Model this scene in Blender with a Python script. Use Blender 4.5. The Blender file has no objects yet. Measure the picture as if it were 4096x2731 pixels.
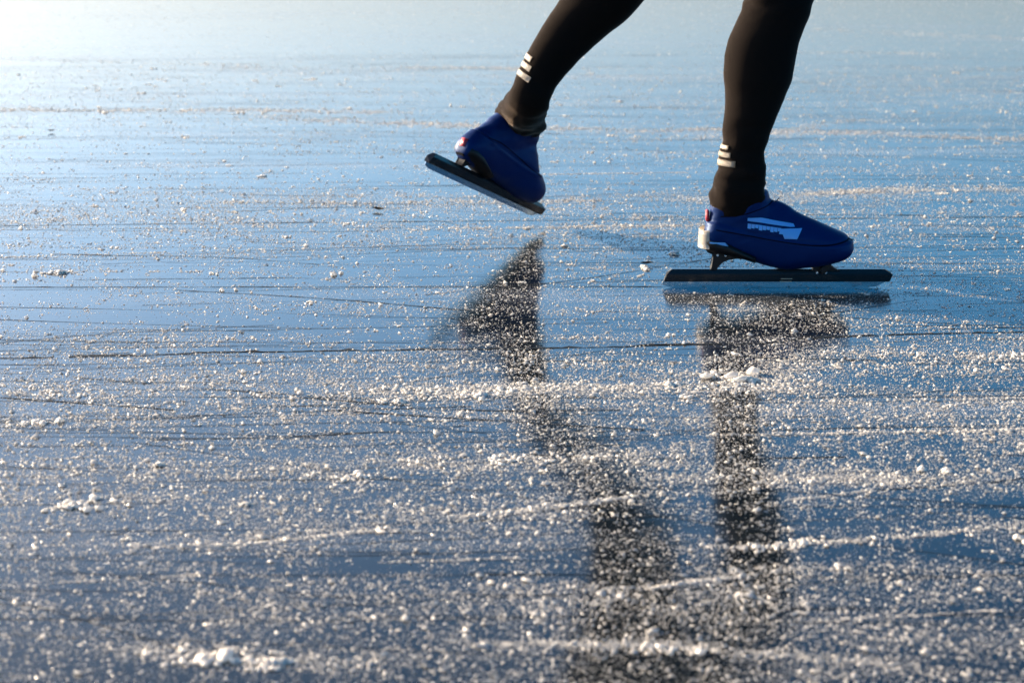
import bpy, bmesh, math, random
import numpy as np
from mathutils import Vector, Matrix, noise as mnoise
from mathutils.bvhtree import BVHTree
from mathutils.geometry import tessellate_polygon

random.seed(7); rng = np.random.default_rng(7)
S = bpy.context.scene
COL = S.collection

# ------------------------------------------------------------------ camera
CAM_Y, CAM_Z, PITCH = -3.566, 0.823, math.radians(14.55)
cam_d = bpy.data.cameras.new('camera'); cam = bpy.data.objects.new('camera', cam_d); COL.objects.link(cam)
cam_d.sensor_width = 36; cam_d.lens = 70; cam_d.clip_start = .05; cam_d.clip_end = 6000
cam.location = (0, CAM_Y, CAM_Z); cam.rotation_euler = (math.radians(90) - PITCH, 0, 0)
cam_d.dof.use_dof = True; cam_d.dof.focus_distance = 3.45; cam_d.dof.aperture_fstop = 6.5
S.camera = cam

# ------------------------------------------------------------------ light
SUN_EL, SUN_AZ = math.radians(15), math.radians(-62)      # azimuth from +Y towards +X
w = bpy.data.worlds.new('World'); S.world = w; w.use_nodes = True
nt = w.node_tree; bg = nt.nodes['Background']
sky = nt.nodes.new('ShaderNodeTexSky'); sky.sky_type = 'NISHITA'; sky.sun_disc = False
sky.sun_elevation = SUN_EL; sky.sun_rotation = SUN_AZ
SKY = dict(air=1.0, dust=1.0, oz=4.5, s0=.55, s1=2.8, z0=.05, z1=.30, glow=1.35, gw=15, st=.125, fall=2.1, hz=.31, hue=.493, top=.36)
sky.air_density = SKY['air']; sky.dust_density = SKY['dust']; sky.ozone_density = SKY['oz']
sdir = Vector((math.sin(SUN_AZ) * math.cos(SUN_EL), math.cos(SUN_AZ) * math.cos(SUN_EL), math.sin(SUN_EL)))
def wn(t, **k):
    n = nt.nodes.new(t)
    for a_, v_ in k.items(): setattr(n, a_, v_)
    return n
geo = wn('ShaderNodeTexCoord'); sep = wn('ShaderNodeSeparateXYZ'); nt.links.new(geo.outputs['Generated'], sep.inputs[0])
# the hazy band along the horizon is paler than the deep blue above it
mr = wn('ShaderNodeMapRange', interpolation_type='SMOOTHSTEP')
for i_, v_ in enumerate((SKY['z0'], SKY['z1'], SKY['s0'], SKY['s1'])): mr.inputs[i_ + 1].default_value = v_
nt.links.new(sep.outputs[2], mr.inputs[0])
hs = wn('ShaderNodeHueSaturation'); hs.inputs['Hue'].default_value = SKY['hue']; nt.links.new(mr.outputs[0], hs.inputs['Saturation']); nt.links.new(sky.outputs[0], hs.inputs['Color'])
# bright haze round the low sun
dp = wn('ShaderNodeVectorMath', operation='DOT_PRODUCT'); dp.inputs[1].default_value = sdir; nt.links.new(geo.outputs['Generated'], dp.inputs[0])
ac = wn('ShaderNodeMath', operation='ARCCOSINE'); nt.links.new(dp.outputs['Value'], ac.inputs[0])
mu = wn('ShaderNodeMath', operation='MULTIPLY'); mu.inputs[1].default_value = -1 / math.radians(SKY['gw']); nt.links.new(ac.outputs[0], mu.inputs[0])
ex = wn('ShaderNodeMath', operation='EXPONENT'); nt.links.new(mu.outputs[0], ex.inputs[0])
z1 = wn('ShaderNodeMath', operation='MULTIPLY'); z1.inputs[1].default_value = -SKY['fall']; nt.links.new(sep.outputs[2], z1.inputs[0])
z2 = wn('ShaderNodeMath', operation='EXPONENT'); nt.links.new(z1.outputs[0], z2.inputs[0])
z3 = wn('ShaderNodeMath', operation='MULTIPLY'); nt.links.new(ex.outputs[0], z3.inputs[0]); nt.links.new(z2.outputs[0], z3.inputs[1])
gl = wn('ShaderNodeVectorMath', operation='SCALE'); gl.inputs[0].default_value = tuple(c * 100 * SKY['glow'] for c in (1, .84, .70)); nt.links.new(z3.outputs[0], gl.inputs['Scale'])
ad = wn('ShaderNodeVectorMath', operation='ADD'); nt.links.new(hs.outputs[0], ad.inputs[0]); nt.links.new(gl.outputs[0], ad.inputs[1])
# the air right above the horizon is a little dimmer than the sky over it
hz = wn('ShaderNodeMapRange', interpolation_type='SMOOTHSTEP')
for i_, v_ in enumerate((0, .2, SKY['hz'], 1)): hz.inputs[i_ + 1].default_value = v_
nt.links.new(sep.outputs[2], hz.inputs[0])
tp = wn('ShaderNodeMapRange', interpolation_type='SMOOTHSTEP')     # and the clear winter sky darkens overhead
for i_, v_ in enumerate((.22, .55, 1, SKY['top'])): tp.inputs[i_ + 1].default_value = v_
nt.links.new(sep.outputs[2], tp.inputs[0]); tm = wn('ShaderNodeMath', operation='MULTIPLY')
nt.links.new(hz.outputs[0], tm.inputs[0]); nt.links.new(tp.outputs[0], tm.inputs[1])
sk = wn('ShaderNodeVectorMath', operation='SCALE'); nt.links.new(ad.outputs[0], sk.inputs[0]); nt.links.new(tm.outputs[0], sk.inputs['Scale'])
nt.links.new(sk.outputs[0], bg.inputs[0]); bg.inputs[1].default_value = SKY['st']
sun_d = bpy.data.lights.new('sun', 'SUN'); sun = bpy.data.objects.new('sun', sun_d); COL.objects.link(sun)
sun_d.energy = 5.0; sun_d.angle = math.radians(.53); sun_d.color = (1, .80, .57)
sun.rotation_euler = sdir.to_track_quat('Z', 'Y').to_euler()
S.view_settings.view_transform = 'Standard'; S.view_settings.look = 'None'
S.view_settings.exposure = 1.6; S.view_settings.gamma = 1
S.render.engine = 'CYCLES'; S.cycles.max_bounces = 6; S.cycles.sample_clamp_indirect = 6

# ------------------------------------------------------------------ helpers
F = 70 / 36 * 4096
FW = Vector((0, math.cos(PITCH), -math.sin(PITCH))); UP = Vector((0, math.sin(PITCH), math.cos(PITCH)))
CP = Vector(cam.location)
def P(px, py, Y):
    "the point at depth Y seen at photo pixel px, py"
    d = FW * F + Vector((1, 0, 0)) * (px - 2048) + UP * (1365.5 - py)
    return CP + d * ((Y - CP.y) / d.y)
def G(px, py):
    "the point of the ice seen at photo pixel px, py"
    d = FW * F + Vector((1, 0, 0)) * (px - 2048) + UP * (1365.5 - py)
    return CP + d * (-CP.z / d.z)

def props(o, label=None, cat=None, group=None, kind=None):
    for k, v in (('label', label), ('category', cat), ('group', group), ('kind', kind)):
        if v: o[k] = v
    return o
def link(name, me, mat=None, parent=None, smooth=True):
    o = bpy.data.objects.new(name, me); COL.objects.link(o)
    if mat is not None:
        me.materials.clear(); me.materials.append(mat)
    if smooth: me.polygons.foreach_set('use_smooth', [True] * len(me.polygons))
    if parent is not None: o.parent = parent
    return o
def bm_obj(name, bm, mat, parent=None, smooth=True):
    bmesh.ops.recalc_face_normals(bm, faces=bm.faces)
    me = bpy.data.meshes.new(name); bm.to_mesh(me); bm.free()
    return link(name, me, mat, parent, smooth)
def loft(bm, rings):
    "rings: lists of equal length of Vectors, closed tube with capped ends"
    vs = [[bm.verts.new(p) for p in r] for r in rings]
    n = len(vs[0])
    for a, b in zip(vs[:-1], vs[1:]):
        for i in range(n):
            bm.faces.new((a[i], a[(i + 1) % n], b[(i + 1) % n], b[i]))
    bm.faces.new(vs[0][::-1]); bm.faces.new(vs[-1])
def catmull(pts, n):
    pts = [np.array(p, float) for p in pts]; pts = [2 * pts[0] - pts[1]] + pts + [2 * pts[-1] - pts[-2]]
    out = []
    for i in range(1, len(pts) - 2):
        p0, p1, p2, p3 = pts[i - 1:i + 3]
        for k in range(n):
            t = k / n
            out.append(.5 * (2 * p1 + (p2 - p0) * t + (2 * p0 - 5 * p1 + 4 * p2 - p3) * t * t + (3 * p1 - p0 - 3 * p2 + p3) * t ** 3))
    out.append(pts[-2]); return out
def limb(bm, st, n=4, seg=28, side=Vector((0, 1, 0))):
    "st: (x, y, z, half width in the plane of bending, half width sideways)"
    c = catmull(st, n); rings = []
    for i, s in enumerate(c):
        a = c[max(i - 1, 0)]; b = c[min(i + 1, len(c) - 1)]
        t = Vector(b[:3] - a[:3]).normalized()
        u = side.cross(t).normalized(); v = t.cross(u).normalized()
        o = Vector(s[:3])
        rings.append([o + u * (math.cos(q) * s[3]) + v * (math.sin(q) * s[4]) for q in [2 * math.pi * k / seg for k in range(seg)]])
    loft(bm, rings)
def remesh(bm, voxel, smooth=6):
    me = bpy.data.meshes.new('tmp'); bm.to_mesh(me); bm.free()
    o = bpy.data.objects.new('tmp', me); COL.objects.link(o)
    m = o.modifiers.new('r', 'REMESH'); m.mode = 'VOXEL'; m.voxel_size = voxel
    if smooth:
        s = o.modifiers.new('s', 'SMOOTH'); s.iterations = smooth; s.factor = .5
    dg = bpy.context.evaluated_depsgraph_get()
    out = bpy.data.meshes.new_from_object(o.evaluated_get(dg))
    bpy.data.objects.remove(o); bpy.data.meshes.remove(me)
    return out
def box(bm, c, s, M=None, bevel=0):
    r = bmesh.ops.create_cube(bm, size=1)
    bmesh.ops.scale(bm, vec=s, verts=r['verts']); bmesh.ops.translate(bm, vec=c, verts=r['verts'])
    if M: bmesh.ops.transform(bm, matrix=M, verts=r['verts'])
    if bevel:
        es = list({e for v in r['verts'] for e in v.link_edges})
        bmesh.ops.bevel(bm, geom=es, offset=bevel, segments=2, affect='EDGES')
def extrude_xz(bm, poly, y0, y1):
    a = [bm.verts.new((x, y0, z)) for x, z in poly]; b = [bm.verts.new((x, y1, z)) for x, z in poly]
    n = len(poly)
    bm.faces.new(a); bm.faces.new(b[::-1])
    for i in range(n): bm.faces.new((a[i], b[i], b[(i + 1) % n], a[(i + 1) % n]))

# ------------------------------------------------------------------ materials
def mat(name, col, rough=.6, metal=0, spec=.5, **kw):
    m = bpy.data.materials.new(name); m.use_nodes = True
    b = m.node_tree.nodes['Principled BSDF']
    b.inputs['Base Color'].default_value = (*col, 1); b.inputs['Roughness'].default_value = rough
    b.inputs['Metallic'].default_value = metal; b.inputs['Specular IOR Level'].default_value = spec
    for k, v in kw.items(): b.inputs[k.replace('_', ' ')].default_value = v
    return m
def add_bump(m, scale, dist, strength=.5, detail=3, stretch=(1, 1, 1), colvar=0):
    t = m.node_tree; b = t.nodes['Principled BSDF']
    tc = t.nodes.new('ShaderNodeTexCoord'); mp = t.nodes.new('ShaderNodeMapping'); mp.inputs['Scale'].default_value = stretch
    n = t.nodes.new('ShaderNodeTexNoise'); n.inputs['Scale'].default_value = scale; n.inputs['Detail'].default_value = detail
    bp = t.nodes.new('ShaderNodeBump'); bp.inputs['Strength'].default_value = strength; bp.inputs['Distance'].default_value = dist
    t.links.new(tc.outputs['Object'], mp.inputs[0]); t.links.new(mp.outputs[0], n.inputs[0])
    t.links.new(n.outputs[0], bp.inputs['Height']); t.links.new(bp.outputs[0], b.inputs['Normal'])
    if colvar:
        c = b.inputs['Base Color'].default_value[:3]
        r = t.nodes.new('ShaderNodeMix'); r.data_type = 'RGBA'
        r.inputs[6].default_value = (*[v * (1 - colvar) for v in c], 1); r.inputs[7].default_value = (*[min(1, v * (1 + colvar)) for v in c], 1)
        t.links.new(n.outputs[0], r.inputs[0]); t.links.new(r.outputs[2], b.inputs['Base Color'])
    return m
M_LEG = add_bump(mat('tights_fabric', (.0095, .007, .006), .9, spec=.03, Sheen_Weight=.30, Sheen_Roughness=.3, Sheen_Tint=(1, .78, .62, 1)), 900, .0006, .5, colvar=.2)
M_JACKET = add_bump(mat('jacket_fabric', (.015, .022, .05), .6), 700, .0006, .4)
M_SKIN = add_bump(mat('skin', (.55, .34, .25), .5), 300, .0004, .4)
M_COVER = add_bump(mat('blue_overshoe', (.0002, .012, .078), .5, spec=.3, Specular_Tint=(.25, .55, 1, 1)), 700, .0005, .35, colvar=.25)
M_HEEL = mat('heel_counter', (.62, .56, .48), .35)
M_SOLE = mat('carbon_sole', (.005, .006, .008), .45, spec=.25)
M_PATCH = mat('pale_blue_print', (.10, .36, .78), .4)
M_TUBE = add_bump(mat('black_tube', (.008, .009, .011), .22, spec=.6), 120, .0003, .2, stretch=(.1, 1, 1))
M_STEEL = add_bump(mat('steel', (.38, .48, .56), .2, metal=1), 200, .0002, .3, stretch=(.05, 1, 1))
M_DECAL = mat('tube_decal', (.45, .35, .25), .4)
M_STRIPE = mat('reflective_stripe', (.52, .46, .38), .45)
M_SEAM = mat('seam_thread', (.0004, .002, .010), .7, spec=.1)
M_RED = mat('red_tab', (.35, .03, .05), .5)
M_HAIR = mat('knitted_hat', (.02, .03, .1), .9)
M_LEAF = add_bump(mat('dead_leaf', (.035, .022, .012), .7), 200, .001, .6)

# frost: bright, lets the low sun through
def frost_mat(name, col=(.93, .93, .95), tr=.45):
    m = bpy.data.materials.new(name); m.use_nodes = True; t = m.node_tree; t.nodes.clear()
    out = t.nodes.new('ShaderNodeOutputMaterial'); d = t.nodes.new('ShaderNodeBsdfDiffuse'); l = t.nodes.new('ShaderNodeBsdfTranslucent')
    g = t.nodes.new('ShaderNodeBsdfGlossy'); g.inputs['Roughness'].default_value = .22
    mx = t.nodes.new('ShaderNodeMixShader'); mx.inputs[0].default_value = tr
    m2 = t.nodes.new('ShaderNodeMixShader'); m2.inputs[0].default_value = .06
    for n in (d, l): n.inputs['Color'].default_value = (*col, 1)
    t.links.new(d.outputs[0], mx.inputs[1]); t.links.new(l.outputs[0], mx.inputs[2])
    t.links.new(mx.outputs[0], m2.inputs[1]); t.links.new(g.outputs[0], m2.inputs[2]); t.links.new(m2.outputs[0], out.inputs[0])
    return m
M_FROST = frost_mat('frost_crystals', (1, .965, .91), .55); M_SNOW = frost_mat('snow', (1, .95, .88), .45)

def ice_mat():
    m = bpy.data.materials.new('black_ice'); m.use_nodes = True; t = m.node_tree
    N, L = t.nodes.new, t.links.new
    b = t.nodes['Principled BSDF']; b.inputs['IOR'].default_value = 1.33
    tc = N('ShaderNodeTexCoord')
    def noise(scale, st, detail=3, rot=0):
        mp = N('ShaderNodeMapping'); mp.inputs['Scale'].default_value = st; mp.inputs['Rotation'].default_value = (0, 0, rot)
        n = N('ShaderNodeTexNoise'); n.inputs['Scale'].default_value = scale; n.inputs['Detail'].default_value = detail
        L(tc.outputs['Object'], mp.inputs[0]); L(mp.outputs[0], n.inputs[0]); return n.outputs[0]
    def ramp(v, a, c, lo=0, hi=1):
        r = N('ShaderNodeMapRange'); r.inputs[1].default_value = a; r.inputs[2].default_value = c
        r.inputs[3].default_value = lo; r.inputs[4].default_value = hi; L(v, r.inputs[0]); return r.outputs[0]
    def math_(op, a, c):
        n = N('ShaderNodeMath'); n.operation = op
        for i, v in enumerate((a, c)):
            if isinstance(v, (int, float)): n.inputs[i].default_value = v
            else: L(v, n.inputs[i])
        return n.outputs[0]
    streak = noise(1.0, (.5, 5, 1), 4, math.radians(1.5))      # broad swept bands
    fine = noise(260, (1, 1, 1), 2)                            # specks of rime
    grit = noise(1, (30, 420, 1), 2, math.radians(-1))         # fine skate scratches
    scr2 = noise(1, (6, 260, 1), 2, math.radians(3))
    dens = ramp(streak, .45, .72, .72, .56)
    m1 = math_('SUBTRACT', fine, dens); mask = ramp(m1, 0, .06)
    mask = math_('MULTIPLY', mask, .85)
    film = ramp(streak, .5, .8, .0, .06)
    allm = math_('MAXIMUM', mask, film)
    col = N('ShaderNodeMix'); col.data_type = 'RGBA'
    col.inputs[6].default_value = (.006, .010, .014, 1); col.inputs[7].default_value = (.85, .87, .9, 1)
    L(allm, col.inputs[0]); L(col.outputs[2], b.inputs['Base Color'])
    L(ramp(allm, 0, 1, .07, .6), b.inputs['Roughness'])
    h = math_('ADD', math_('MULTIPLY', grit, .5), math_('ADD', math_('MULTIPLY', scr2, .5), math_('MULTIPLY', mask, 1.2)))
    bp = N('ShaderNodeBump'); bp.inputs['Strength'].default_value = .35; bp.inputs['Distance'].default_value = .0006
    L(h, bp.inputs['Height'])
    L(bp.outputs[0], b.inputs['Normal'])
    return m
M_ICE = ice_mat()
M_CRACK = mat('crack_shadow', (.012, .016, .02), .7, spec=.15)

# ------------------------------------------------------------------ ice sheet
bm = bmesh.new()
R = [0, 4, 12, 40, 150, 600, 2500]
NS = 48; prev = None
for r in R:
    if r == 0: ring = [bm.verts.new((0, 0, 0))]
    else: ring = [bm.verts.new((r * math.cos(2 * math.pi * k / NS), r * math.sin(2 * math.pi * k / NS), 0)) for k in range(NS)]
    if prev:
        for k in range(NS):
            if len(prev) == 1: bm.faces.new((prev[0], ring[k], ring[(k + 1) % NS]))
            else: bm.faces.new((prev[k], ring[k], ring[(k + 1) % NS], prev[(k + 1) % NS]))
    prev = ring
ice = bm_obj('ice', bm, M_ICE, smooth=False)
props(ice, 'dark blue natural lake ice, scratched and dusted with frost', 'ice', kind='structure')

# cracks and scratches, thin dark lines standing for the cut edges in the ice
def ribbon(bm, pts, wfun, z=.0006, step=.012, jit=.002):
    pts = [Vector((p[0], p[1], 0)) for p in pts]
    c = catmull([tuple(p) for p in pts], 24)
    dense = [Vector(c[0])]
    for p in c[1:]:
        p = Vector(p)
        while (p - dense[-1]).length > step: dense.append(dense[-1] + (p - dense[-1]).normalized() * step)
    prev = None; s = random.random() * 100
    for i, p in enumerate(dense):
        n1 = mnoise.noise(Vector((i * .09 + s, 0, 0))); n2 = mnoise.noise(Vector((i * .5 + s, 9, 0)))
        t = (dense[min(i + 1, len(dense) - 1)] - dense[max(i - 1, 0)]).normalized(); nrm = Vector((-t.y, t.x, 0))
        ww = wfun(i / len(dense), n1, n2)
        q = p + nrm * (n2 * jit + n1 * jit)
        if ww <= .0002: prev = None; continue
        a = bm.verts.new(q + nrm * ww + Vector((0, 0, z))); b = bm.verts.new(q - nrm * ww + Vector((0, 0, z)))
        if prev: bm.faces.new((prev[0], a, b, prev[1]))
        prev = (a, b)
bm = bmesh.new()
cr = [(-300, 1432), (0, 1430), (500, 1424), (900, 1408), (1400, 1402), (2000, 1395), (2500, 1385), (3000, 1372), (3350, 1348), (3700, 1336), (4096, 1328), (4500, 1322)]
ribbon(bm, [G(*p) for p in cr], lambda u, a, b: .0022 + .006 * max(0, a + .1) + .005 * b, jit=.008)
ribbon(bm, [G(x, y + 6) for x, y in cr[2:8]], lambda u, a, b: .005 * (a + b), jit=.02)
crack = bm_obj('crack', bm, M_CRACK, ice, smooth=False)
props(crack, 'long ragged dark crack running across the ice below the skater')
LINES = [((-200, 1149), (1200, 1148), (2660, 1147)), ((-100, 905), (1500, 888), (4200, 868)), ((1700, 1180), (2300, 1120), (3000, 1010)), ((-100, 1380), (500, 1330), (1100, 1300)), ((-200, 1690), (600, 1672), (1100, 1650), (1900, 1625)), ((-100, 1010), (450, 1022), (900, 1030), (1300, 1060)),
         ((300, 1510), (900, 1560), (1500, 1600)), ((700, 1160), (1300, 1195), (1900, 1245)), ((600, 1760), (1300, 1740), (1900, 1700)),
         ((1300, 1640), (2100, 1690), (2600, 1720)), ((1200, 1590), (1900, 1640), (2500, 1640)), ((1900, 2085), (2200, 2040), (2500, 2010)),
         ((2100, 1820), (2700, 1835), (3400, 1828)), ((3300, 1265), (3700, 1290), (4200, 1320)), ((2600, 870), (3100, 860), (3700, 862)),
         ((420, 2140), (520, 2132)), ((1000, 2160), (1180, 2152)), ((850, 2590), (1000, 2625), (1250, 2650)), ((3500, 1960), (3900, 1935), (4200, 1900)),
         ((2500, 1410), (3000, 1430), (3500, 1440)), ((0, 1590), (700, 1640)), ((300, 1120), (1200, 1110)), ((2650, 2380), (3200, 2290))]
bm = bmesh.new()
for l in LINES:
    if 1:
        wd = random.uniform(.0009, .0016); ribbon(bm, [G(*p) for p in l], lambda u, a, b: wd * (1.1 + 1.6 * a + b), jit=.001)
for k in range(760):
    x = random.uniform(-2.2, 2.2); y = -1.6 + 5.5 * random.random() ** 1.1; ln = random.uniform(.15, 1.6)
    an = math.radians(random.gauss(1.0, 3.2 if k % 4 else 16)); bend = random.gauss(0, .015) * ln
    c, s_ = math.cos(an), math.sin(an); wd = random.uniform(.0003, .0008)
    pts = [(x + c * t * ln - s_ * bend * math.sin(math.pi * t), y + s_ * t * ln + c * bend * math.sin(math.pi * t)) for t in (0, .33, .66, 1)]
    ribbon(bm, pts, lambda u, a, b: wd * (1 + 1.5 * a), z=.0004, step=.03, jit=.0006)
sc = bm_obj('scratches', bm, M_CRACK, ice, smooth=False)
props(sc, 'fine dark skate scratches cut into the ice', kind='stuff')

# ------------------------------------------------------------------ frost grains
def vnoise(x, y, seed):
    def h(i, j):
        n = (i.astype(np.int64) * 374761393 + j.astype(np.int64) * 668265263 + seed * 974634777) & 0x7fffffff
        n = ((n ^ (n >> 13)) * 1274126177) & 0x7fffffff
        return ((n ^ (n >> 16)) & 0xffff) / 65535.
    i = np.floor(x); j = np.floor(y); fx = x - i; fy = y - j
    fx = fx * fx * (3 - 2 * fx); fy = fy * fy * (3 - 2 * fy)
    return (h(i, j) * (1 - fx) + h(i + 1, j) * fx) * (1 - fy) + (h(i, j + 1) * (1 - fx) + h(i + 1, j + 1) * fx) * fy
# swept bands of loose frost: photo points, half width (m), strength
BANDS = [([(1500, 1565), (2100, 1560), (2500, 1548), (3150, 1545)], .035, 1.6), ([(900, 812), (1700, 812), (2800, 800)], .03, 1.1),
         ([(3150, 790), (3500, 758), (3900, 748), (4200, 770)], .05, 1.3), ([(2800, 520), (3500, 535), (4200, 560)], .05, .9),
         ([(0, 440), (900, 440), (1500, 450)], .04, .6), ([(1100, 470), (1900, 505), (2600, 525)], .05, .8), ([(1500, 265), (2100, 275)], .05, .6),
         ([(0, 238), (1000, 262)], .07, .7), ([(2600, 560), (3000, 545), (3400, 480)], .05, .5), ([(3300, 120), (4200, 160)], .08, .7), ([(3100, 210), (3700, 215)], .05, .7),
         ([(0, 900), (500, 840), (1000, 900)], .12, .6), ([(0, 1700), (400, 1685)], .03, .9), ([(3050, 1738), (3600, 1728), (4200, 1718)], .006, 2.4),
         ([(1800, 2070), (2200, 2030), (2600, 1975)], .009, 1.8), ([(820, 2185), (1100, 2165), (1500, 2120)], .006, 2.2), ([(2600, 2350), (3200, 2270)], .006, 1.2),
         ([(1700, 1850), (2100, 1835), (2400, 1830)], .03, 1.1), ([(2850, 1900), (3300, 1920), (3700, 1915)], .03, 1.1), ([(1600, 1180), (2300, 1130)], .05, .3),
         ([(700, 2610), (1150, 2650)], .02, 2.0), ([(2100, 2570), (2800, 2590), (3600, 2660)], .015, 1.1), ([(0, 1990), (500, 1990)], .02, .7),
         ([(2300, 900), (2800, 905)], .03, .7), ([(1650, 915), (2900, 900)], .012, .8), ([(3000, 1440), (3600, 1420), (4200, 1440)], .04, .9),
         ([(400, 1085), (1000, 1090)], .015, .6), ([(3350, 1110), (4200, 1190)], .10, .6), ([(3000, 1240), (3500, 1290), (4200, 1370)], .09, .6), ([(2300, 960), (2850, 1020)], .1, .5), ([(2300, 1520), (3100, 1490)], .03, .8), ([(0, 2060), (800, 2150)], .02, .5),
         ([(2900, 2190), (3600, 2150), (4200, 2080)], .012, .9), ([(0, 1030), (650, 1010)], .012, .6)]
CLEAR = [([(1500, 1700), (2100, 1780), (3000, 1760)], .03, .3), ([(0, 2250), (1500, 2280), (2600, 2170), (4096, 2150)], .06, .45), ([(0, 1250), (900, 1230), (1500, 1290)], .2, .4),
         ([(0, 640), (1500, 650)], .3, .45), ([(3600, 620), (4200, 640)], .12, .35), ([(1000, 1400), (1600, 1380), (2900, 1400)], .05, .35),
         ([(3300, 2050), (3000, 2080), (2500, 2110)], .04, .4)]
def band_field(x, y, items):
    out = []
    for pts, wd, st in items:
        g = [G(*p) for p in pts]; xs = np.array([p.x for p in g]); ys = np.array([p.y for p in g])
        o = np.argsort(xs); yc = np.interp(x, xs[o], ys[o])
        pad = .12; inside = np.clip((x - xs.min() + pad) / pad, 0, 1) * np.clip((xs.max() + pad - x) / pad, 0, 1)
        ragged = .35 + 1.3 * vnoise(x * 9 + wd * 900, y * 30, 11)
        out.append(st * inside * ragged * np.exp(-((y - yc) / wd) ** 2))
    return out
def density(x, y):
    s1 = vnoise(x * .55 + y * .03, y * 3.2, 1); s2 = vnoise(x * 1.6, y * 11 + x * .2, 2); s3 = vnoise(x * 7, y * 22, 3); s4 = vnoise(x * 30, y * 40, 4)
    d = .33 + .26 * (s1 - .5) + .30 * (s2 - .5) + .45 * (s3 - .5) + .55 * (s4 - .5)
    near = np.clip((.4 - y) / 1.6, 0, 1); d += .19 * near
    for c in band_field(x, y, CLEAR): d -= .6 * c
    d = np.clip(d, .04, 1)
    for c in band_field(x, y, BANDS): d += (.5 + .9 * np.clip(y - .8, 0, 1.4)) * c
    return d
def scatter(n, d0, d1, half=.33, kx=0):
    d = np.sqrt(rng.random(n) * (d1 ** 2 - d0 ** 2) + d0 ** 2)
    x = (rng.random(n) * 2 - 1) * half * d; y = CAM_Y + d
    return x, y
def build_grains(name, x, y, size, mat_, hfac=.62):
    n = len(x); K = 5
    ang = rng.random(n) * 6.28; v = np.zeros((n, 5, 3), np.float32)
    for k in range(4):
        a = ang + k * math.pi / 2 + rng.normal(0, .3, n); r = size * rng.uniform(.6, 1.2, n)
        v[:, k, 0] = x + np.cos(a) * r * 1.5; v[:, k, 1] = y + np.sin(a) * r; v[:, k, 2] = -.0003 + rng.random(n) * size * .5
    v[:, 4, 0] = x + rng.normal(0, .6, n) * size; v[:, 4, 1] = y + rng.normal(0, .45, n) * size
    v[:, 4, 2] = size * hfac * rng.uniform(.7, 1.9, n) * np.clip(1.25 - (y + .5) / 6, .45, 1.25)
    base = (np.arange(n) * 5)[:, None]
    tri = np.array([0, 1, 4, 1, 2, 4, 2, 3, 4, 3, 0, 4, ])[None, :] + base
    me = bpy.data.meshes.new(name); me.vertices.add(n * 5); me.vertices.foreach_set('co', v.ravel())
    nf = n * 4; me.loops.add(nf * 3); me.loops.foreach_set('vertex_index', tri.ravel().astype(np.int32))
    me.polygons.add(nf); me.polygons.foreach_set('loop_start', np.arange(0, nf * 3, 3, dtype=np.int32))
    me.update(calc_edges=True)
    return link(name, me, mat_, smooth=False)
xs, ys, ss = [], [], []
for n, d0, d1, size, sg in ((700000, 1.75, 3.2, .00058, .45), (760000, 3.2, 4.6, .00053, .45), (600000, 4.6, 7.0, .0007, .45), (360000, 7.0, 12.5, .0011, .4)):
    x, y = scatter(n, d0, d1); dn = density(x, y); keep = rng.random(n) < dn * .62
    x, y, dn = x[keep], y[keep], dn[keep]
    s = size * np.exp(rng.normal(-.08, sg + .1, len(x))) * (1 + .45 * np.clip(dn - .6, 0, 1.5))
    big = rng.random(len(x)) < .022; s[big] *= 2.3
    if d0 > 4: s = np.minimum(s, .003)
    xs.append(x); ys.append(y); ss.append(np.clip(s, 0, .005))
# thin white scratches: scraped frost heaped along a line
for pts, wd, st in BANDS + [([(2700, 1500), (3300, 1475)], .004, 1.2), ([(300, 1395), (900, 1380)], .004, .6), ([(3150, 2000), (3500, 1960)], .005, 1.2), ([(1500, 2250), (2100, 2230)], .005, .8),
                            ([(100, 1840), (700, 1810)], .004, .7), ([(3500, 1600), (4200, 1590)], .004, 1), ([(2000, 700), (2750, 690)], .006, 1), ([(200, 2330), (800, 2300)], .005, .8), ([(3300, 2480), (4000, 2440)], .005, 1)]:
    if wd > .016: continue
    g = [G(*p) for p in pts]
    for a_, b_ in zip(g[:-1], g[1:]):
        n = int((b_ - a_).length * 1900 * st); t = rng.random(n)
        keep = vnoise(t * 14 + a_.x * 9, t * 0 + a_.y * 50, 21) > .33; t = t[keep]; n = len(t)
        xs.append(a_.x + (b_.x - a_.x) * t + rng.normal(0, .004, n)); ys.append(a_.y + (b_.y - a_.y) * t + rng.normal(0, wd * .3, n) + .004 * (vnoise(t * 8, t * 0, 5) - .5))
        ss.append(np.clip(.0009 * np.exp(rng.normal(0, .4, n)), 0, .003))
x = np.concatenate(xs); y = np.concatenate(ys); s = np.concatenate(ss)
# no grain pokes through the blade
ok = ~((np.abs(y) < .006) & (x > .27) & (x < .72)); x, y, s = x[ok], y[ok], s[ok]
print('grains', len(x))
frost = build_grains('frost', x, y, s, M_FROST)
props(frost, 'tiny white frost crystals strewn over the ice in swept bands', 'frost', kind='stuff')

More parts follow.
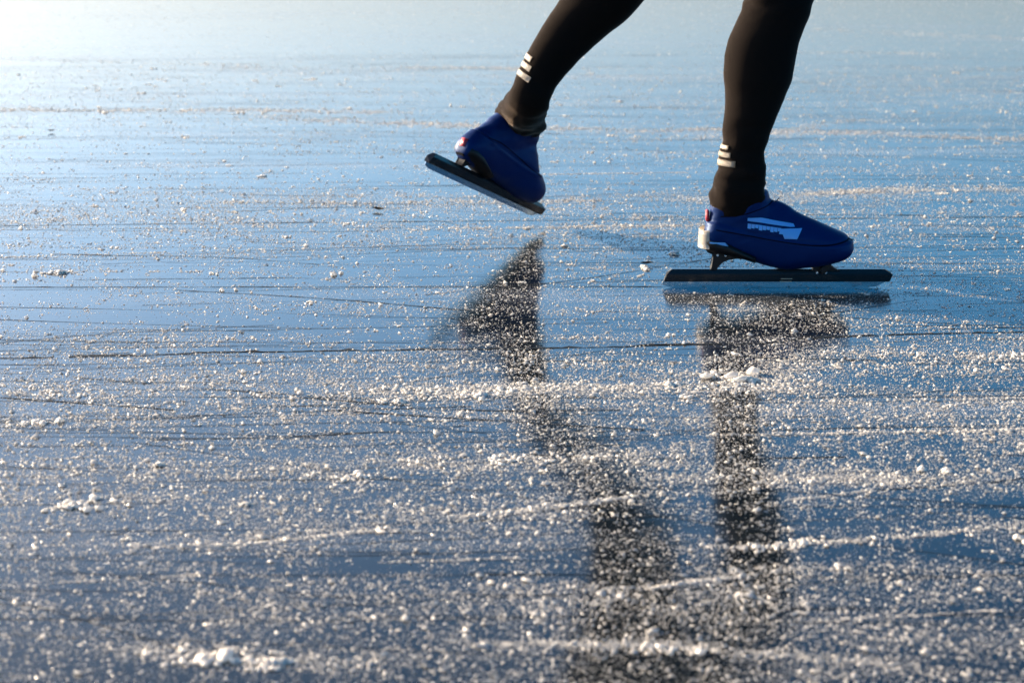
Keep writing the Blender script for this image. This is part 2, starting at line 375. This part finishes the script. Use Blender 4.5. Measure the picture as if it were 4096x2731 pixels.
# crumbs of snow: clusters of rounded lumps
_b = bmesh.new(); bmesh.ops.create_icosphere(_b, subdivisions=1, radius=1)
ICO_V = np.array([v.co[:] for v in _b.verts]); ICO_F = np.array([[v.index for v in f.verts] for f in _b.faces]); _b.free()
def lump(L, c, r, sq=.6, sub=1):
    k = np.clip(1 + rng.normal(0, .24, len(ICO_V)), .45, 1.6)[:, None]
    L.append(ICO_V * k * np.array([1.2 * r, r, r * sq]) + np.array(c))
def lumps_obj(name, L, mat_):
    n = len(L); me = bpy.data.meshes.new(name); V = np.concatenate(L).astype(np.float32)
    T = (ICO_F[None] + (np.arange(n) * len(ICO_V))[:, None, None]).reshape(-1, 3).astype(np.int32)
    me.vertices.add(len(V)); me.vertices.foreach_set('co', V.ravel()); me.loops.add(T.size); me.loops.foreach_set('vertex_index', T.ravel())
    me.polygons.add(len(T)); me.polygons.foreach_set('loop_start', np.arange(0, T.size, 3, dtype=np.int32)); me.update(calc_edges=True)
    return link(name, me, mat_, smooth=False)
bm = []
def crumbs(n, pfun, r0):
    for _ in range(n):
        p = pfun(); cl = random.choice((1, 2, 3, 4, 7)); r = r0 * .45 * math.exp(random.gauss(0, .45))
        for _ in range(cl):
            rr = r * random.uniform(.5, 1.1)
            lump(bm, (p[0] + random.gauss(0, r * 2.2) * (cl > 1), p[1] + random.gauss(0, r * 1.5) * (cl > 1), rr * .35), rr, random.uniform(.5, .9))
def on_path(pts, wd):
    g = [G(*p) for p in pts]
    def f():
        i = random.randrange(len(g) - 1); t = random.random(); q = g[i].lerp(g[i + 1], t); return (q.x, q.y + random.gauss(0, wd))
    return f
for pts, n, wd, r in (([(1500, 1570), (2100, 1560), (2700, 1545), (3150, 1545)], 150, .022, .0032), ([(1850, 1575), (1960, 1580)], 16, .008, .005), ([(2620, 1545), (2760, 1540)], 18, .01, .005),
                      ([(2850, 1520), (3060, 1530)], 34, .018, .005), ([(650, 2610), (1150, 2655)], 40, .012, .005), ([(900, 2160), (1150, 2155)], 8, .01, .004),
                      ([(1300, 1930), (1500, 1905)], 22, .02, .004), ([(150, 1095), (300, 1100)], 20, .02, .004), ([(1600, 1530), (1650, 1610), (1500, 1620)], 16, .02, .0045),
                      ([(3300, 1440), (4096, 1450)], 60, .04, .0035), ([(1900, 1850), (2200, 1830)], 26, .015, .0045), ([(200, 2030), (360, 2020)], 16, .01, .005),
                      ([(0, 1700), (250, 1690)], 24, .01, .004), ([(2600, 2600), (2800, 2595)], 14, .01, .004), ([(3000, 2200), (3300, 2160)], 20, .012, .004), ([(0, 440), (1500, 445)], 40, .04, .005)):
    crumbs(n, on_path(pts, wd), r)
def anywhere():
    d = math.sqrt(random.random() * (7 ** 2 - 1.9 ** 2) + 1.9 ** 2); return (random.uniform(-.3, .3) * d, CAM_Y + d)
crumbs(1700, anywhere, .0030)
snow = lumps_obj('snow_crumbs', bm, M_SNOW)
props(snow, 'loose crumbs of scraped snow lying along the swept bands', 'snow', kind='stuff')

# the clumps one can point to
def clump(px, py, size, n, label, flat=.55, spread=1.0):
    bm = []; c = G(px, py); size *= .85
    for k in range(n * 16):
        u = random.gauss(0, .55); v_ = random.gauss(0, .5); hgt = max(0, 1 - u * u - v_ * v_)
        r = size * random.uniform(.09, .25) * (.6 + .5 * hgt)
        lump(bm, (u * size * 1.1 * spread, v_ * size * .8, hgt * size * flat * random.uniform(.2, .9) + r * .3), r, random.uniform(.7, 1), 1)
    me_o = lumps_obj('snow_clump', bm, M_SNOW); me_o.location = (c.x, c.y, 0)
    props(me_o, label, 'snow clump', 'larger snow clumps on the ice')
clump(640, 1862, .010, 5, 'lone rounded snow clump on dark ice, left of everything else its size')
clump(1930, 1582, .011, 9, 'biggest snow clump of the crumb row, below the raised skate')
clump(1600, 1608, .011, 8, 'flat snow clump at the left end of the crumb row')
clump(2680, 1540, .010, 8, 'snow clump in the crumb row just left of the standing leg reflection')
clump(2990, 1520, .012, 12, 'widest snow heap, lying across the standing leg reflection', spread=1.8)
clump(2697, 1018, .013, 5, 'bluish snow clump in shadow behind the blade tail of the standing skate', .4)
clump(235, 1092, .014, 7, 'thin snow clump near the left edge, level with the standing skate', .35, 1.6)
clump(985, 2018, .008, 6, 'small oblong snow clump, alone left of centre in the foreground', .4, 1.3)
clump(280, 2030, .010, 8, 'wide low snow patch near the left edge of the foreground', .3, 2.2)
clump(1100, 2650, .012, 12, 'ragged snow heap beside a dark scratch at the bottom left', .4, 2.2)
clump(2260, 985, .009, 3, 'tiny snow clump just right of the raised skate toe reflection', .5)

# dead leaf bits
def leaf(px, py, ln, rot, label, curl=.3):
    bm = bmesh.new(); n = 9; rows = []
    for i in range(n):
        u = i / (n - 1); wd = ln * .22 * math.sin(math.pi * min(1, u * .92 + .05)) + .0006
        zc = .002 + curl * ln * abs(u - .5) ** 1.5
        rows.append([bm.verts.new(((u - .5) * ln, s_ * wd, zc + abs(s_) * wd * .6 + random.uniform(0, .001))) for s_ in (-1, -.5, 0, .5, 1)])
    for a, b in zip(rows[:-1], rows[1:]):
        for i in range(4): bm.faces.new((a[i], a[i + 1], b[i + 1], b[i]))
    g = bmesh.ops.solidify(bm, geom=bm.faces[:], thickness=.0006)
    o = bm_obj('leaf', bm, M_LEAF); c = G(px, py); o.location = (c.x, c.y, .0008); o.rotation_euler = (0, 0, rot)
    props(o, label, 'leaf', 'dead leaf bits on the ice')
leaf(1512, 845, .032, -.5, 'curled dark leaf bit on the ice, left of the raised skate blade')
leaf(2587, 1062, .024, .1, 'small dark leaf fragment on the ice, left of the standing skate blade')
leaf(206, 530, .022, .4, 'small dark leaf speck far away on the pale ice at upper left', .5)

# ------------------------------------------------------------------ skate, in the local frame of the blade: x forward, z up, origin on the edge under the tube's middle
K = .000472
CX = 3108
def L2(px, py): return ((px - CX) / 2174, (1147 - py) * K)
FRONT_FOOT = [(2812, 905, 975, 16), (2822, 880, 985, 25), (2850, 842, 998, 31), (2920, 805, 1018, 34), (3000, 790, 1040, 36), (3070, 792, 1062, 39), (3140, 826, 1074, 43),
          (3210, 862, 1067, 47), (3280, 893, 1056, 48), (3340, 921, 1043, 44), (3380, 941, 1024, 35), (3398, 960, 1004, 20), (3404, 974, 990, 8)]
FRONT_SHAFT = [(2826, 3120, 900, 34), (2830, 3095, 850, 36), (2832, 3075, 810, 38), (2834, 3066, 780, 40), (2838, 3060, 762, 40)]
def lp(x, z): return 3108 + x * 2174, 1147 - z / K
REAR_FOOT = [(lp(x, 0)[0], lp(0, zt)[1], lp(0, zb)[1], hw) for x, zt, zb, hw in ((-.122, .088, .064, 14), (-.115, .102, .052, 25), (-.10, .120, .046, 30), (-.08, .134, .043, 33), (-.05, .150, .040, 35), (0, .165, .035, 37),
             (.04, .174, .030, 41), (.07, .170, .025, 45), (.09, .150, .022, 47), (.11, .118, .021, 47), (.135, .099, .022, 44), (.155, .088, .028, 36), (.166, .078, .040, 22), (.171, .068, .052, 9))]
REAR_SHAFT = [(lp(xa, 0)[0], lp(xb, 0)[0], lp(0, z)[1], hw) for xa, xb, z, hw in ((-.095, .100, .115, 36), (-.075, .098, .14, 40), (-.052, .094, .165, 43), (-.038, .090, .180, 44), (-.030, .088, .188, 44))]
def boot_mesh(st, shaft, tilt=0):
    bm = bmesh.new()
    rings = []
    for s_ in catmull(st, 3):
        px, y0, y1, hw = s_; x0, z1 = L2(px, y0); z0 = L2(px, y1)[1]; zc, hz = (z0 + z1) / 2, (z1 - z0) / 2; hw = max(hw, 3) / 1000
        ring = []
        for k in range(32):
            q = 2 * math.pi * k / 32; c, s2 = math.cos(q), math.sin(q)
            yy = hw * math.copysign(abs(c) ** .8, c); zz = hz * math.copysign(abs(s2) ** .85, s2)
            if zz > 0: yy *= 1 - .35 * (zz / hz) ** 1.3 * min(1, hz / .04)
            ring.append(Vector((x0, yy, zc + zz)))
        rings.append(ring)
    loft(bm, rings)
    sh = []
    for px0, px1, py, hw in shaft:
        xa, z = L2(px0, py); xb = L2(px1, py)[0]
        sh.append([Vector(((xa + xb) / 2 + (xb - xa) / 2 * math.cos(q), hw / 1000 * math.sin(q), z)) for q in [2 * math.pi * k / 32 for k in range(32)]])
    loft(bm, sh)
    me = remesh(bm, .0035, 5)
    # seam lip along the welt and soft folds in the fabric
    co = np.empty(len(me.vertices) * 3); me.vertices.foreach_get('co', co); co = co.reshape(-1, 3)
    nr = np.array([v.normal[:] for v in me.vertices])
    xl = co[:, 0]
    seam = np.interp(xl, [L2(2850, 0)[0], L2(3000, 0)[0], L2(3200, 0)[0], L2(3300, 0)[0], L2(3400, 0)[0]], [L2(0, y_)[1] for y_ in (880, 925, 955, 962, 950)])
    d = co[:, 2] - seam
    disp = .0016 * np.exp(-((d + .004) / .0035) ** 2) - .0022 * np.exp(-((d - .002) / .003) ** 2)
    fold = np.array([mnoise.noise(Vector((c[0] * 30 + 3, c[1] * 12, c[2] * 55))) for c in co])
    ank = np.clip((co[:, 2] - .115) / .04, 0, 1); fine_fold = np.array([mnoise.noise(Vector((c[0] * 45 - c[2] * 60, c[1] * 20, c[2] * 45 + 9))) for c in co])
    arch = np.exp(-(((xl + .075) / .04) ** 2))
    disp += fold * (.0010 + .0022 * ank) + np.abs(fine_fold) * -.0022 * (arch * .8 + ank)
    co = co + nr * disp[:, None]; me.vertices.foreach_set('co', co.ravel()); me.update()
    return me
def conform(poly, bvh, off=.0012, side=-1, cell=.003):
    "a thin patch lying on the side of the boot: polygon given in local x, z"
    bm = bmesh.new(); f = bm.faces.new([bm.verts.new((p[0], 0, p[1])) for p in poly])
    bmesh.ops.triangulate(bm, faces=[f])
    for _ in range(7):
        es = [e for e in bm.edges if e.calc_length() > cell]
        if not es: break
        bmesh.ops.subdivide_edges(bm, edges=es, cuts=1); bmesh.ops.triangulate(bm, faces=[f for f in bm.faces if len(f.verts) > 3])
    for v in bm.verts:
        h = bvh.ray_cast(Vector((v.co.x, side * .3, v.co.z)), Vector((0, -side, 0)))
        v.co = h[0] + Vector((0, side * off, 0)) if h[0] else Vector((v.co.x, side * .03, v.co.z))
    return bm
BOOT = boot_mesh(FRONT_FOOT, FRONT_SHAFT); BOOT2 = boot_mesh(REAR_FOOT, REAR_SHAFT)
def bvh_of(me): return BVHTree.FromPolygons([v.co.copy() for v in me.vertices], [tuple(p.vertices) for p in me.polygons])
BB1, BB2 = bvh_of(BOOT), bvh_of(BOOT2)
def C2(x, y): return L2(2600 + x * .44643, 550 + y * .44643)      # from the close-up of the standing skate
def make_skate(person, label, logo, outer):
    BB = BB1 if logo else BB2; dx, dz = (0, 0) if logo else (.02, -.017)
    b = link('speed_skate', BOOT if logo else BOOT2, M_COVER, person); b['label'] = label
    # blade tube: faceted black aluminium tube with cut ends
    bm = bmesh.new()
    prof = [(-.0075, .0225), (-.0085, .0165), (-.0035, .0112), (.0035, .0112), (.0085, .0165), (.0075, .0225)]
    prof = [(y_ * 1.0, z_) for y_, z_ in prof]; topz = L2(0, 1072)[1]; botz = L2(0, 1123)[1]; midz = L2(0, 1090)[1]
    pr = [(-.0055, topz), (.0055, topz), (.0095, midz), (.0085, botz + .002), (.004, botz), (-.004, botz), (-.0085, botz + .002), (-.0095, midz)]
    rings = []
    def xof(z, end):
        if end < 0: return np.interp(z, [botz, midz, topz], [L2(2652, 0)[0], L2(2664, 0)[0], L2(2684, 0)[0]])
        return np.interp(z, [botz, midz, topz], [L2(3552, 0)[0], L2(3565, 0)[0], L2(3530, 0)[0]])
    loft(bm, [[Vector((xof(z_, -1), y_, z_)) for y_, z_ in pr], [Vector((xof(z_, 1), y_, z_)) for y_, z_ in pr]])
    bmesh.ops.bevel(bm, geom=bm.edges[:], offset=.0008, segments=2, affect='EDGES')
    bm_obj('blade_tube', bm, M_TUBE, b, smooth=False)
    # steel runner
    bm = bmesh.new(); x0, x1 = L2(2650, 0)[0], L2(3538, 0)[0]; n = 24; low = []
    for i in range(n + 1):
        u = i / n; xx = x0 + (x1 - x0) * u; z_ = .0004 * ((u - .5) * 2) ** 2 + .010 * max(0, (u - .93) / .07) ** 2.2 + .004 * max(0, (.03 - u) / .03) ** 2
        low.append((xx, z_))
    extrude_xz(bm, low + [(x1 + .002, botz + .0008), (x0, botz + .0008)], -.0007, .0007)
    bm_obj('blade', bm, M_STEEL, b, smooth=False)
    # heel post, curved forward into the plate under the sole
    bm = bmesh.new()
    poly = [C2(530, 1172), (C2(548, 1120)), C2(556, 1060), C2(545, 1030), C2(500, 1018), C2(480, 985), C2(560, 985), C2(760, 985), C2(900, 1040), C2(960, 1090), C2(850, 1078), C2(760, 1072), C2(690, 1078),
            C2(640, 1098), C2(605, 1130), C2(585, 1172)]
    if not logo: poly = [(x_ + .012, .0354 + (z_ - .0354) * .62) if z_ > .0354 else (x_ + .012, z_) for x_, z_ in poly]
    extrude_xz(bm, poly, -.011, .011)
    bmesh.ops.bevel(bm, geom=bm.edges[:], offset=.001, segments=2, affect='EDGES')
    bm_obj('heel_bracket', bm, M_SOLE, b, smooth=False)
    # clap hinge under the ball of the foot
    bm = bmesh.new(); hx, hz = C2(1535, 1165)
    extrude_xz(bm, [C2(1430, 1182), C2(1450, 1150), C2(1500, 1120), C2(1600, 1120), C2(1625, 1150), C2(1690, 1182)], -.010, .010)
    g = bmesh.ops.create_cone(bm, cap_ends=True, segments=20, radius1=.0065, radius2=.0065, depth=.034)
    bmesh.ops.transform(bm, matrix=Matrix.Translation((hx, 0, hz)) @ Matrix.Rotation(math.pi / 2, 4, 'X'), verts=g['verts'])
    bm_obj('clap_hinge', bm, M_SOLE, b, smooth=False)
    # hard sole and light heel counter
    bm = bmesh.new()
    rings = []
    for px, y0, y1, hw in ((2803, 935, 982, 14), (2815, 925, 996, 25), (2850, 930, 1008, 32), (2900, 945, 1018, 34), (2960, 980, 1030, 33), (3010, 1005, 1046, 30)):
        x_, za = L2(px, y0); zb = L2(px, y1)[1]
        rings.append([Vector((x_, hw / 1000 * math.cos(q) * 1.04, (za + zb) / 2 + (za - zb) / 2 * math.sin(q))) for q in [2 * math.pi * k / 24 for k in range(24)]])
    rings = [[v_ + Vector((dx, 0, dz)) for v_ in r_] for r_ in rings]; loft(bm, rings); bm_obj('sole_cup', bm, M_SOLE, b)
    bm = bmesh.new(); hv = []
    for i in range(17):
        q = math.radians(90 + 180 * i / 16)
        col_ = []
        for j in range(5):
            z_ = L2(0, 984 - j * 18)[1]; f = 1.0 - .08 * (j / 4)
            col_.append((L2(2826, 0)[0] + dx + math.cos(q) * .0185 * f, math.sin(q) * .0275 * f, z_ + dz))
        hv.append(col_)
    V = [[bm.verts.new(p) for p in c] for c in hv]
    for a, c in zip(V[:-1], V[1:]):
        for j in range(4): bm.faces.new((a[j], c[j], c[j + 1], a[j + 1]))
    bmesh.ops.solidify(bm, geom=bm.faces[:], thickness=-.002)
    if logo: bm_obj('heel_counter', bm, M_HEEL, b)
    else: bm.free()
    # prints
    sgn = -1 if logo else 1
    if logo: bm = conform([C2(*p) for p in ((505, 905), (640, 905), (690, 958), (515, 955))], BB, .0045, sgn); bm_obj('heel_label', bm, M_PATCH, b)
    bm = conform([C2(*p) for p in ((832, 690), (950, 690), (1240, 742), (1252, 768), (1210, 768), (832, 716))], BB, .0009, sgn)
    for u0 in range(9):      # slanted lettering under the bar, too small to read
        xa = 836 + u0 * 33; ya = 738 + (xa - 836) * .135; hgt = 48 - u0 % 3 * 7
        o2 = conform([C2(xa, ya), C2(xa + 31, ya + 4), C2(xa + 31 - 4, ya + hgt), C2(xa - 2, ya + hgt - 5)], BB, .0009, sgn)
        tmp = bpy.data.meshes.new('t'); o2.to_mesh(tmp); bm.from_mesh(tmp); bpy.data.meshes.remove(tmp); o2.free()
    o2 = conform([C2(*p) for p in ((1118, 782), (1316, 780), (1268, 868), (1160, 868), (1142, 828), (1110, 826))], BB, .0009, sgn)
    tmp = bpy.data.meshes.new('t'); o2.to_mesh(tmp); bm.from_mesh(tmp); bpy.data.meshes.remove(tmp); o2.free()
    bm_obj('printed_emblem', bm, M_PATCH, b)
    # stitched welt running round the cover, and a second seam over the instep
    for line in (((560, 800), (800, 838), (1050, 880), (1300, 912), (1520, 922), (1680, 905), (1775, 880)), ((600, 690), (760, 668), (900, 632), (1040, 580), (1110, 520))) if logo else (((760, 800), (950, 800), (1200, 845), (1450, 900), (1700, 940)),):
        c_ = catmull([C2(*p) for p in line], 6); po = [(p[0], p[1] + .0011) for p in c_] + [(p[0], p[1] - .0011) for p in c_[::-1]]
        bm = conform(po, BB, .0006, -1); bm_obj('seam', bm, M_SEAM, b)
    # bolts that hold the bracket and the tube
    for xa, ya in ((590, 1040), (660, 1040), (1560, 1195), (1480, 1195)) if logo else ():
        bm = bmesh.new(); p = C2(xa, ya); hw_ = .0115 if ya < 1100 else .0095 if ya > 1180 else .0175
        for s2 in (-1,):
            g = bmesh.ops.create_cone(bm, cap_ends=True, segments=12, radius1=.0026, radius2=.0022, depth=.002)
            bmesh.ops.transform(bm, matrix=Matrix.Translation((p[0], s2 * hw_, p[1])) @ Matrix.Rotation(s2 * -math.pi / 2, 4, 'X'), verts=g['verts'])
        bm_obj('bolt', bm, M_STEEL, b, smooth=False)
    bm = bmesh.new()
    for j, (xa, xb, ya) in enumerate(((1160, 1262, 1247), (1150, 1255, 1272))):
        a = C2(xa, ya); c = C2(xb, ya + 6); box(bm, ((a[0] + c[0]) / 2, sgn * .0093, (a[1] + c[1]) / 2), (c[0] - a[0], .0012, abs(a[1] - c[1])))
    bm_obj('tube_decal', bm, M_DECAL, b, smooth=False)
    bm = bmesh.new(); a = C2(470, 640); box(bm, ((C2(505, 0)[0] - .002, 0, C2(0, 700)[1]) if logo else (-.1195, 0, .083)), (.006, .018, .020), bevel=.0012); bm_obj('pull_tab', bm, M_RED, b)
    return b

person = bpy.data.objects.new('person', None); COL.objects.link(person); person.location = (.42, 0, 0)
props(person, 'skater in black tights and blue overshoes gliding right on one long blade, other foot lifted', 'person')
bpy.context.view_layer.update()
inv = Matrix.Translation((-.42, 0, 0))

sk1 = make_skate(person, 'dark blue skate standing on the ice, pale blue print on its side', True, -1)
org = Vector(((CX - 2048) / 2174, 0, 0))
sk1.matrix_local = inv @ Matrix.Translation(org)
tail = P(1700, 669, .31); tip = P(2152, 877, .58)
xv = (tip - tail).normalized(); upv = Vector((.30, .16, 1)); upv = (upv - xv * upv.dot(xv)).normalized(); yv = upv.cross(xv)
sk2 = make_skate(person, 'dark blue skate lifted behind, toe down', False, 1)
sc2 = (tip - tail).length / .414
Mr = Matrix((xv, yv, upv)).transposed().to_4x4(); Mr.translation = (tip + tail) / 2
print('rear blade scale', sc2)
sc2 = max(sc2, .93)
M2 = Mr @ Matrix.Diagonal((sc2, sc2, sc2, 1))
sk2.matrix_local = inv @ M2

# ------------------------------------------------------------------ body
def S3(px, py, Y, hw, hd):
    p = P(px, py, Y); return (p.x, p.y, p.z, hw, hd)
ank2 = M2 @ Vector((*[L2(2950, 800)[0]], 0, L2(0, 800)[1]))
print('rear ankle', ank2, 'front ankle', P(2955, 780, 0))
front = [S3(2950, 870, 0, .034, .028), S3(2952, 818, 0, .046, .041), S3(2951, 800, 0, .0525, .0465), S3(2955, 755, 0, .050, .044), S3(2960, 690, 0, .0465, .041), S3(2973, 600, 0, .043, .039), S3(2992, 500, 0, .0445, .042),
         S3(3014, 400, 0, .052, .048), S3(3031, 300, 0, .062, .055), S3(3047, 200, .0, .063, .057), S3(3083, 100, .0, .0585, .055), S3(3115, 0, .0, .061, .057), S3(3135, -90, .005, .066, .060)]
knee_f = front[-1]
front += [(.44, .02, .645, .084, .07), (.34, .045, .735, .098, .082), (.25, .07, .84, .11, .092), (.19, .085, .96, .10, .09)]
b0, b1 = M2 @ Vector((.025, 0, .15)), M2 @ Vector((.026, 0, .183))
rear = [(*b0, .040, .038), (*b1, .052, .047), S3(2114, 400, .385, .042, .040), S3(2142, 330, .385, .041, .040), S3(2192, 245, .39, .045, .044), S3(2248, 170, .395, .050, .048),
        S3(2296, 110, .40, .0545, .052), S3(2356, 45, .40, .060, .055), S3(2425, -25, .40, .066, .06), S3(2490, -110, .40, .068, .062)]
rear += [(.26, .375, .645, .088, .074), (.25, .33, .735, .10, .084), (.22, .28, .84, .108, .092), (.19, .26, .95, .10, .09)]
def seg(bm, a, b, ra, rb, mid=None, **k):
    a = Vector(a); b = Vector(b); st = [(*a, *ra)]
    if mid: st.append((*((a + b) / 2), *mid))
    st.append((*b, *rb)); limb(bm, st, **k)
# leggings: legs and hips as one garment
bm = bmesh.new()
limb(bm, front, 5, 36); limb(bm, rear, 5, 36)
limb(bm, [(.10, .175, .95, .06, .10), (.13, .175, .97, .12, .165), (.22, .175, .98, .13, .17), (.33, .175, 1.02, .12, .15), (.38, .175, 1.05, .10, .13)], 4, 36)
me = remesh(bm, .005, 4)
co = np.empty(len(me.vertices) * 3); me.vertices.foreach_get('co', co); co = co.reshape(-1, 3)
nr = np.array([v.normal[:] for v in me.vertices])
def wr(c, f, s_): return mnoise.noise(Vector((c[0] * f[0] + s_, c[1] * f[1], c[2] * f[2])))
disp = np.zeros(len(co))
for i, c in enumerate(co):
    if c[1] < .19 and c[2] < .8:       # standing leg
        a = max(0, min(1, (.34 - c[2]) / .12)); kf = math.exp(-((c[2] - .545) / .045) ** 2)
        disp[i] = wr(c, (20, 20, 46), 1) * (.0010 + .0065 * a + .006 * kf) + .003 * math.exp(-((c[2] - .288) / .007) ** 2) * a
        disp[i] -= .0085 * (a + kf) * max(0, .35 - abs(wr(c, (14 , 10, 42), 31))) * (1 if c[2] > .2 else .3)
        if c[2] < .195: disp[i] += .002
    else:
        dd = (Vector(c) - b1).length; a = max(0, min(1, (.17 - dd) / .1))
        disp[i] = wr(c, (22, 16, 45), 5) * (.0012 + .006 * a)
        disp[i] -= .008 * a * max(0, .35 - abs(wr(c, (30, 10, 30), 44)))
        if dd < .05 and c[2] < .8: disp[i] += .004
co = co + nr * disp[:, None]; me.vertices.foreach_set('co', co.ravel()); me.update()
LB = bvh_of(me)
legg = link('leggings', me, M_LEG, person); legg.matrix_local = inv
props(legg, 'black running tights')
# body under the clothes: legs, torso, arms and head in one surface
def shrink(st, d): return [(a, b, c, e - d, f - d) for a, b, c, e, f in st]
bm = bmesh.new()
limb(bm, shrink(front, .013), 3, 24); limb(bm, shrink(rear, .014), 3, 24)
limb(bm, [(.12, .175, .96, .09, .14), (.22, .175, .98, .11, .15), (.36, .175, 1.06, .10, .13), (.50, .175, 1.16, .115, .15), (.62, .175, 1.24, .105, .18), (.68, .175, 1.27, .06, .12)], 4, 30)
limb(bm, [(.66, .175, 1.25, .05, .055), (.74, .175, 1.31, .05, .055)], 3, 20)
limb(bm, [(.73, .175, 1.27, .03, .04), (.765, .175, 1.30, .07, .065), (.80, .175, 1.345, .10, .075), (.81, .175, 1.395, .095, .074), (.80, .175, 1.43, .05, .05)], 4, 24)
limb(bm, [(.86, .175, 1.33, .02, .012), (.90, .175, 1.335, .012, .012), (.905, .175, 1.35, .006, .006)], 3, 12)
for s_ in (-1, 1):
    limb(bm, [(.79, .175 + s_ * .068, 1.335, .012, .012), (.785, .175 + s_ * .084, 1.36, .02, .006), (.785, .175 + s_ * .086, 1.375, .01, .004)], 3, 12)
arms = [[(.61, .02, 1.24, .06, .06), (.50, -.06, 1.11, .05, .048), (.36, -.10, 1.03, .043, .04), (.25, -.02, 1.10, .036, .034), (.17, .08, 1.16, .027, .03)],
        [(.61, .33, 1.24, .06, .06), (.50, .42, 1.12, .05, .048), (.37, .45, 1.04, .043, .04), (.26, .37, 1.10, .036, .034), (.18, .27, 1.16, .027, .03)]]
for a in arms: limb(bm, a, 4, 20)
for s_, base in ((1, Vector((.17, .08, 1.16))), (-1, Vector((.18, .27, 1.165)))):      # hands folded on the back
    dirv = Vector((-.35, .93 * s_, .1)).normalized()
    c0 = base; c1 = base + dirv * .085
    limb(bm, [(*c0, .018, .03), (*((c0 + c1) / 2), .016, .042), (*c1, .013, .04)], 3, 16, side=Vector((.9, .4 * s_, 0)))
    pv = Vector((.93, .35 * s_, 0)).normalized()
    for k, ln in enumerate((.062, .075, .07, .055)):
        f0 = c1 + pv * (.03 - .02 * k); f1 = f0 + dirv * ln * .5 + Vector((0, 0, -.008)); f2 = f0 + dirv * ln * .85 + Vector((0, 0, -.03))
        limb(bm, [(*f0, .0095, .0095), (*f1, .0088, .0088), (*f2, .0075, .0075)], 4, 10, side=pv)
    t0 = c0 + pv * .02 + dirv * .02; t1 = t0 + pv * .035 + dirv * .02; t2 = t1 + dirv * .03 + Vector((0, 0, -.01))
    limb(bm, [(*t0, .013, .013), (*t1, .011, .011), (*t2, .009, .009)], 3, 10, side=Vector((0, 0, 1)))
bme = remesh(bm, .006, 2)
body = link('body', bme, M_SKIN, person); body.matrix_local = inv
bm = bmesh.new()
limb(bm, [(.27, .175, 1.00, .128, .165), (.36, .175, 1.06, .125, .155), (.50, .175, 1.16, .130, .17), (.62, .175, 1.24, .12, .195), (.68, .175, 1.275, .075, .13), (.70, .175, 1.285, .062, .066)], 4, 30)
for a in arms: limb(bm, [(x_, y_, z_, u + .009, v_ + .009) for x_, y_, z_, u, v_ in a], 4, 20)
jk = link('jacket', remesh(bm, .008, 3), M_JACKET, person); jk.matrix_local = inv; props(jk, 'dark blue jacket')
bm = bmesh.new()
limb(bm, [(.785, .175, 1.36, .108, .084), (.80, .175, 1.40, .107, .084), (.80, .175, 1.44, .085, .07), (.80, .175, 1.465, .03, .03)], 4, 24)
hat = link('hat', remesh(bm, .008, 2), M_HAIR, person); hat.matrix_local = inv

# reflective bars on the calves, wrapped round the leg
def wrap_bar(axis, frame, a0, a1, h0, h1, tilt=0):
    "axis: point on the leg's axis; frame: u (towards the back), v (sideways), t (up the leg)"
    u, v, t = frame; bm = bmesh.new(); n, mrows = 16, 4; g = []
    for i in range(n + 1):
        a = math.radians(a0 + (a1 - a0) * i / n); row = []
        for j in range(mrows + 1):
            h = h0 + (h1 - h0) * j / mrows + tilt * (i / n - .5)
            o = axis + t * h; d = (u * math.cos(a) + v * math.sin(a)).normalized()
            hit = LB.ray_cast(o, d, .12)
            p = hit[0] if hit[0] else o + d * .045
            row.append(bm.verts.new(p + d * .0014))
        g.append(row)
    for a_, b_ in zip(g[:-1], g[1:]):
        for j in range(mrows): bm.faces.new((a_[j], a_[j + 1], b_[j + 1], b_[j]))
    bmesh.ops.solidify(bm, geom=bm.faces[:], thickness=.0008)
    o = bm_obj('reflective_stripe', bm, M_STRIPE, legg)
    return o
fa = P(2975, 585, 0); fr = (Vector((-1, 0, 0)), Vector((0, -1, 0)), Vector((.12, 0, 1)).normalized())
for py, h, a1 in ((583, 17, 42), (612, 21, 52), (646, 26, 68)):
    wrap_bar(P(2970 - (py - 585) * .1, py, 0), fr, -70, a1, -h / 2 * K, h / 2 * K)
ta = (P(2248, 170, .39) - P(2114, 400, .385)).normalized(); ua = Vector((-1, 0, .6)); ua = (ua - ta * ua.dot(ta)).normalized(); va = Vector((0, -1, 0))
for px, py, a1 in ((2182, 268, 40), (2168, 298, 52), (2150, 330, 66)):
    wrap_bar(P(px, py, .387), (ua, va, ta), -70, a1, -.0058, .0058, tilt=0)
